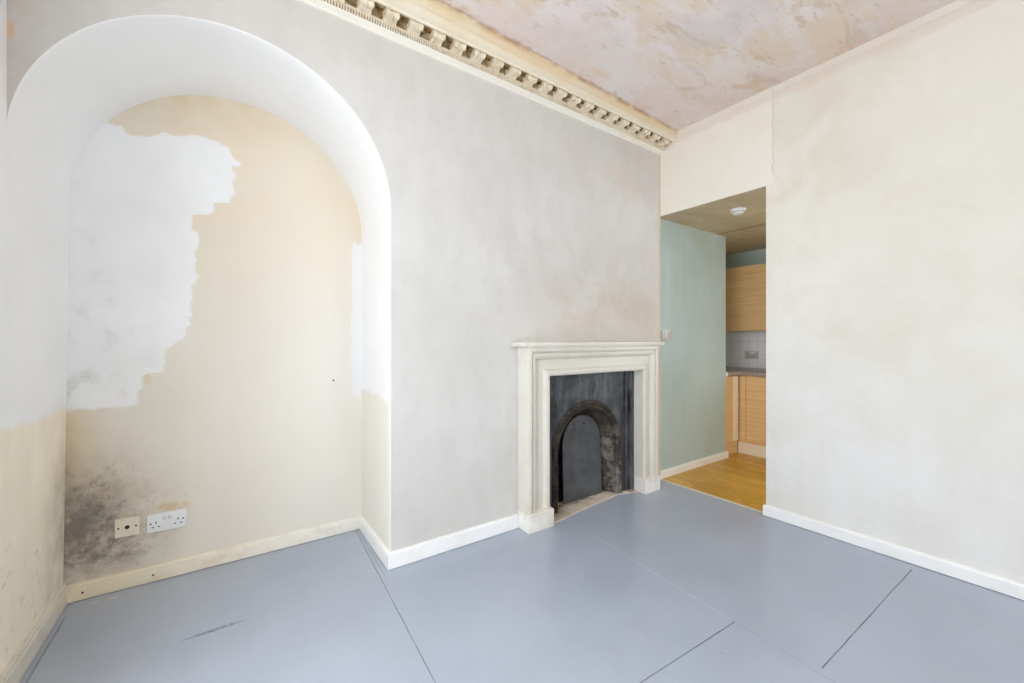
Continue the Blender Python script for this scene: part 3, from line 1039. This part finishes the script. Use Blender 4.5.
# hearth
he = B()
ed = [(1.600, 1.940), (1.66, 1.948), (1.71, 1.952), (1.78, 1.964), (1.83, 1.972), (1.885, 1.986), (1.95, 1.992), (2.02, 1.998), (2.08, 2.010), (2.15, 2.014), (2.22, 2.022),
      (2.30, 2.030), (2.36, 2.040), (2.42, 2.030), (2.46, 2.018), (2.50, 2.000), (2.56, 1.985), (2.57, 2.000)]
pts = [(x, y - 0.012, 0.001) for x, y in ed] + [(2.57, 2.19, 0.001), (1.59, 2.19, 0.001)]
extrude_poly(he, pts, (0, 0, 0.0075))
hs = link('hearth_slab', he, 'hearth')
hs['label'] = 'worn stone hearth strip with a ragged front edge below the fireplace'; hs['category'] = 'hearth'

# ------------------------------------------------------------------ sockets in the niche
def pins(root, y, x, z, s=1.0, mat='dark'):
    for dx, dz, w, h in ((0, 0.012, 0.0045, 0.009), (-0.011, -0.009, 0.008, 0.0045), (0.011, -0.009, 0.008, 0.0045)):
        bm = B(); box(bm, x + dx * s - w / 2, x + dx * s + w / 2, y - 0.0006, y + 0.004, z + dz * s - h / 2, z + dz * s + h / 2)
        part('pin_slot', bm, mat, root)


ds = thing('double_socket', (-0.249, YN, 0.277), 'white double wall socket with two switches, low in the niche beside the ivory outlet plate', 'wall socket')
y0 = YN - 0.014
bm = B(); box(bm, -0.3225, -0.1755, y0, YN - 0.001, 0.234, 0.320, 0.0035, 3)
part('faceplate', bm, 'white', ds, smooth=True, angle=30)
pins(ds, y0, -0.290, 0.268); pins(ds, y0, -0.208, 0.268)
for sx in (-0.259, -0.239):
    bm = B(); box(bm, sx - 0.007, sx + 0.007, y0 - 0.004, y0 + 0.002, 0.287, 0.307, 0.002, 2)
    part('rocker_switch', bm, 'lgrey', ds, smooth=True, angle=30)
for sx in (-0.309, -0.189):
    bm = B(); cyl(bm, (sx, y0, 0.277), 0.0035, 0.002, 'y', 14)
    part('screw_head', bm, 'dark', ds)

ap = thing('outlet_plate', (-0.391, YN, 0.284), 'ivory single outlet plate with one dark centre hole, near the mouldy niche corner', 'outlet plate')
bm = B(); box(bm, -0.434, -0.348, YN - 0.011, YN - 0.001, 0.241, 0.327, 0.0025, 2)
part('faceplate', bm, 'ivory', ap, smooth=True, angle=30)
bm = B(); cyl(bm, (-0.391, YN - 0.011, 0.284), 0.0085, 0.003, 'y', 20)
part('cable_hole', bm, 'dark', ap)
for sx in (-0.421, -0.361):
    bm = B(); cyl(bm, (sx, YN - 0.011, 0.284), 0.004, 0.002, 'y', 14)
    part('screw_head', bm, 'dark', ap)

# surface box on the green wall
sb = thing('surface_socket', (2.998, YT, 1.193), 'small white boxed socket on the green passage wall above the mantel end', 'wall socket')
bm = B(); box(bm, 2.955, 3.041, YT - 0.030, YT - 0.001, 1.150, 1.236, 0.003, 2)
part('back_box', bm, 'white', sb, smooth=True, angle=30)
bm = B(); box(bm, 2.954, 3.042, YT - 0.038, YT - 0.030, 1.149, 1.237, 0.002, 2)
part('faceplate', bm, 'greyp', sb, smooth=True, angle=30)
pins(sb, YT - 0.038, 2.996, 1.190, 1.0, 'brass')
bm = B(); box(bm, 3.014, 3.028, YT - 0.042, YT - 0.036, 1.205, 1.225, 0.002, 2)
part('rocker_switch', bm, 'greyp', sb)

# smoke alarm
sa = thing('smoke_alarm', (3.225, 1.575, HK), 'round white smoke alarm on the brown passage ceiling', 'smoke alarm')
bm = B(); cyl(bm, (3.225, 1.575, HK - 0.011), 0.055, 0.022, 'z', 40)
bmesh.ops.bevel(bm, geom=[e for e in bm.edges if abs(e.verts[0].co.z - e.verts[1].co.z) < 1e-5], offset=0.004, segments=2, affect='EDGES')
part('base', bm, 'white', sa, smooth=True, angle=40)
bm = B(); cyl(bm, (3.225, 1.575, HK - 0.026), 0.030, 0.010, 'z', 32, 0.040)
part('vent_ring', bm, 'greyp', sa, smooth=True, angle=40)
bm = B(); cyl(bm, (3.225, 1.575, HK - 0.035), 0.033, 0.010, 'z', 32, 0.036)
part('sensor_cap', bm, 'white', sa, smooth=True, angle=40)

# ------------------------------------------------------------------ kitchen units
XF = 4.25                         # front of the far run of base units
bu = thing('base_cabinet', (4.55, 1.0, 0), 'light wood base unit on the far kitchen wall with a cream plinth', 'kitchen cabinet')
bm = B(); box(bm, XF + 0.02, XK - 0.009, 0.62, 2.66, 0.12, 0.798)
part('body', bm, 'cab', bu)
for a, b in ((1.432, 2.000), (0.840, 1.428)):
    bm = B(); box(bm, XF, XF + 0.019, a, b, 0.142, 0.790, 0.0015, 1)
    d = part('door', bm, 'cab', bu)
    bm = B()
    cyl(bm, (XF - 0.026, a + 0.06, 0.66), 0.005, 0.14, 'z', 14)
    for zz in (0.61, 0.71):
        cyl(bm, (XF - 0.013, a + 0.06, zz), 0.004, 0.028, 'x', 10)
    h_ = link('handle', bm, 'steel', d)
    h_.location = -world_of(bu)
bm = B(); box(bm, XF, XF + 0.019, 2.004, 2.056, 0.142, 0.790, 0.001, 1)
part('corner_post', bm, 'cab', bu)
bm = B(); box(bm, XF + 0.035, XF + 0.051, 0.62, 2.092, 0.001, 0.1185)
part('plinth', bm, 'cream', bu)

lu = thing('corner_cabinet', (4.10, 2.3, 0), 'base unit turning the kitchen corner behind the green wall, with a pale front panel', 'kitchen cabinet')
bm = B(); box(bm, 3.987, 4.248, 2.085, 2.66, 0.12, 0.798)
part('body', bm, 'cab', lu)
bm = B(); box(bm, 3.988, 4.125, 2.066, 2.084, 0.142, 0.790, 0.001, 1)
part('door', bm, 'cab', lu)
bm = B(); box(bm, 4.129, 4.228, 2.064, 2.084, 0.142, 0.790, 0.001, 1)  # pale cream strip on the front, next to the door
part('pale_panel', bm, 'cream', lu)
bm = B(); box(bm, 3.988, 4.285, 2.098, 2.112, 0.001, 0.1185)
part('plinth', bm, 'cab', lu)

wt = B()
out_ = [(3.988, 2.050), (XF - 0.018, 2.050), (XF - 0.018, 0.60), (XK - 0.009, 0.60), (XK - 0.009, YK - 0.002), (3.988, YK - 0.002)]
extrude_poly(wt, [(x, y, 0.80) for x, y in out_], (0, 0, 0.038))
wo = thing('worktop', (4.5, 2.3, 0.8), 'grey speckled kitchen worktop running round the corner on the wooden base units', 'worktop')
o = part('slab', wt, 'wt', wo)
bv = o.modifiers.new('rolled_edge', 'BEVEL'); bv.width = 0.006; bv.segments = 3; bv.limit_method = 'ANGLE'
bm = B(); box(bm, 3.984, 3.992, 2.047, 2.064, 0.799, 0.840, 0.001, 1)
part('end_strip', bm, 'white', wo)

wc = thing('wall_cabinet', (4.70, 1.5, 1.255), 'light wood wall cabinet hung above the tiled splashback', 'kitchen cabinet')
bm = B(); box(bm, 4.57, XK - 0.001, 0.62, 2.66, 1.255, 1.952)
part('body', bm, 'cab', wc)
for a, b in ((2.374, 2.655), (1.812, 2.370), (1.25, 1.808)):
    bm = B(); box(bm, 4.551, 4.569, a, b, 1.257, 1.950, 0.0015, 1)
    part('door', bm, 'cab', wc)

ks = thing('double_socket', (XK - 0.008, 2.21, 0.985), 'pale double socket on the kitchen tiles just above the worktop', 'wall socket')
xk = XK - 0.009
bm = B(); box(bm, xk - 0.010, xk, 2.137, 2.283, 0.944, 1.030, 0.002, 2)
part('faceplate', bm, 'greyp', ks, smooth=True, angle=30)
for yy in (2.170, 2.252):
    for dy, dz, w, h in ((0, 0.010, 0.0045, 0.009), (-0.011, -0.011, 0.008, 0.0045), (0.011, -0.011, 0.008, 0.0045)):
        bm = B(); box(bm, xk - 0.0108, xk - 0.006, yy + dy - w / 2, yy + dy + w / 2, 0.980 + dz - h / 2, 0.980 + dz + h / 2)
        part('pin_slot', bm, 'dark', ks)
for yy in (2.200, 2.221):
    bm = B(); box(bm, xk - 0.014, xk - 0.008, yy - 0.007, yy + 0.007, 1.000, 1.018, 0.001, 1)
    part('rocker_switch', bm, 'white', ks)

# ------------------------------------------------------------------ windows
def window(name, plane, a0, a1, z0, z1, axis='x', cols=3):
    root = bpy.data.objects.new(name, None); COL.objects.link(root)
    root['kind'] = 'structure'
    def bxa(bm, d0, d1, u0, u1, w0, w1):
        if axis == 'x':
            box(bm, plane + d0, plane + d1, u0, u1, w0, w1, 0.002, 1)
        else:
            box(bm, u0, u1, plane + d0, plane + d1, w0, w1, 0.002, 1)
    bm = B(); e = 0.05
    bxa(bm, -0.03, 0.03, a0, a0 + e, z0, z1); bxa(bm, -0.03, 0.03, a1 - e, a1, z0, z1)
    bxa(bm, -0.03, 0.03, a0 + e, a1 - e, z0, z0 + e); bxa(bm, -0.03, 0.03, a0 + e, a1 - e, z1 - e, z1)
    zm = (z0 + z1) / 2
    bxa(bm, -0.02, 0.02, a0 + e, a1 - e, zm - 0.02, zm + 0.02)
    link('window_frame', bm, 'sash', root)
    bm = B()
    for c in range(1, cols):
        u = a0 + e + (a1 - a0 - 2 * e) * c / cols
        bxa(bm, -0.011, 0.011, u - 0.009, u + 0.009, z0 + e, zm - 0.02); bxa(bm, -0.011, 0.011, u - 0.009, u + 0.009, zm + 0.02, z1 - e)
    link('glazing_bars', bm, 'sash', root)
    bm = B()
    pp = [(a0 + e, z0 + e), (a1 - e, z0 + e), (a1 - e, z1 - e), (a0 + e, z1 - e)]
    quad(bm, [(plane, u, w_) if axis == 'x' else (u, plane, w_) for u, w_ in pp])
    link('window_pane', bm, 'glass', root)


def portal(loc, w_, h_, direction):
    l = bpy.data.lights.new('window_portal', 'AREA')
    l.shape = 'RECTANGLE'; l.size = w_; l.size_y = h_
    l.cycles.is_portal = True
    o = bpy.data.objects.new('window_portal', l); COL.objects.link(o)
    o.location = loc
    o.rotation_euler = Vector(direction).to_track_quat('-Z', 'Y').to_euler()


for i, h in enumerate(WINS):
    window('window_%d' % (i + 1), XL - 0.20, *h)
    portal((XL - 0.33, (h[0] + h[1]) / 2, (h[2] + h[3]) / 2), h[1] - h[0], h[3] - h[2], (1, 0, 0))
for i, h in enumerate(FILL_WIN):
    window('window_%d' % (i + 3), YR - 0.20, *h, axis='y')  # added fill window behind the camera
    portal(((h[0] + h[1]) / 2, YR - 0.31, (h[2] + h[3]) / 2), h[1] - h[0], h[3] - h[2], (0, 1, 0))
h = KE_FILL[0]
window('window_4', -1.25, *h, axis='y', cols=2)  # added light source for the kitchen, out of view
portal(((h[0] + h[1]) / 2, -1.36, (h[2] + h[3]) / 2), h[1] - h[0], h[3] - h[2], (0, 1, 0))
h = KW[0]
window('window_5', XK + 0.15, *h, cols=2)
portal((XK + 0.27, (h[0] + h[1]) / 2, (h[2] + h[3]) / 2), h[1] - h[0], h[3] - h[2], (-1, 0, 0))

# ------------------------------------------------------------------ daylight
w = bpy.data.worlds.new('overcast_sky'); sc.world = w
w.use_nodes = True
bg = w.node_tree.nodes['Background']
bg.inputs[0].default_value = (0.872, 0.93, 1.0, 1)
bg.inputs[1].default_value = 9.3

# ------------------------------------------------------------------ camera
cam = bpy.data.cameras.new('camera')
cam.sensor_fit = 'HORIZONTAL'; cam.sensor_width = 36.0
cam.lens = 36.0 * 405.54 / 1024.0
cam.shift_y = -1.08 / 1024.0
cam.clip_start = 0.02
co = bpy.data.objects.new('camera', cam); COL.objects.link(co)
co.location = (0, 0, 1.15)
co.rotation_euler = (PI / 2, 0, -0.6077)
sc.camera = co

vs = sc.view_settings
vs.view_transform = 'Standard'; vs.look = 'None'; vs.gamma = 1.0; vs.use_curve_mapping = False
vs.exposure = -0.15
sc.display_settings.display_device = 'sRGB'
sc.cycles.max_bounces = 16
sc.cycles.diffuse_bounces = 10
sc.cycles.glossy_bounces = 4
sc.cycles.transparent_max_bounces = 8
sc.cycles.sample_clamp_indirect = 8.0
sc.cycles.use_denoising = True
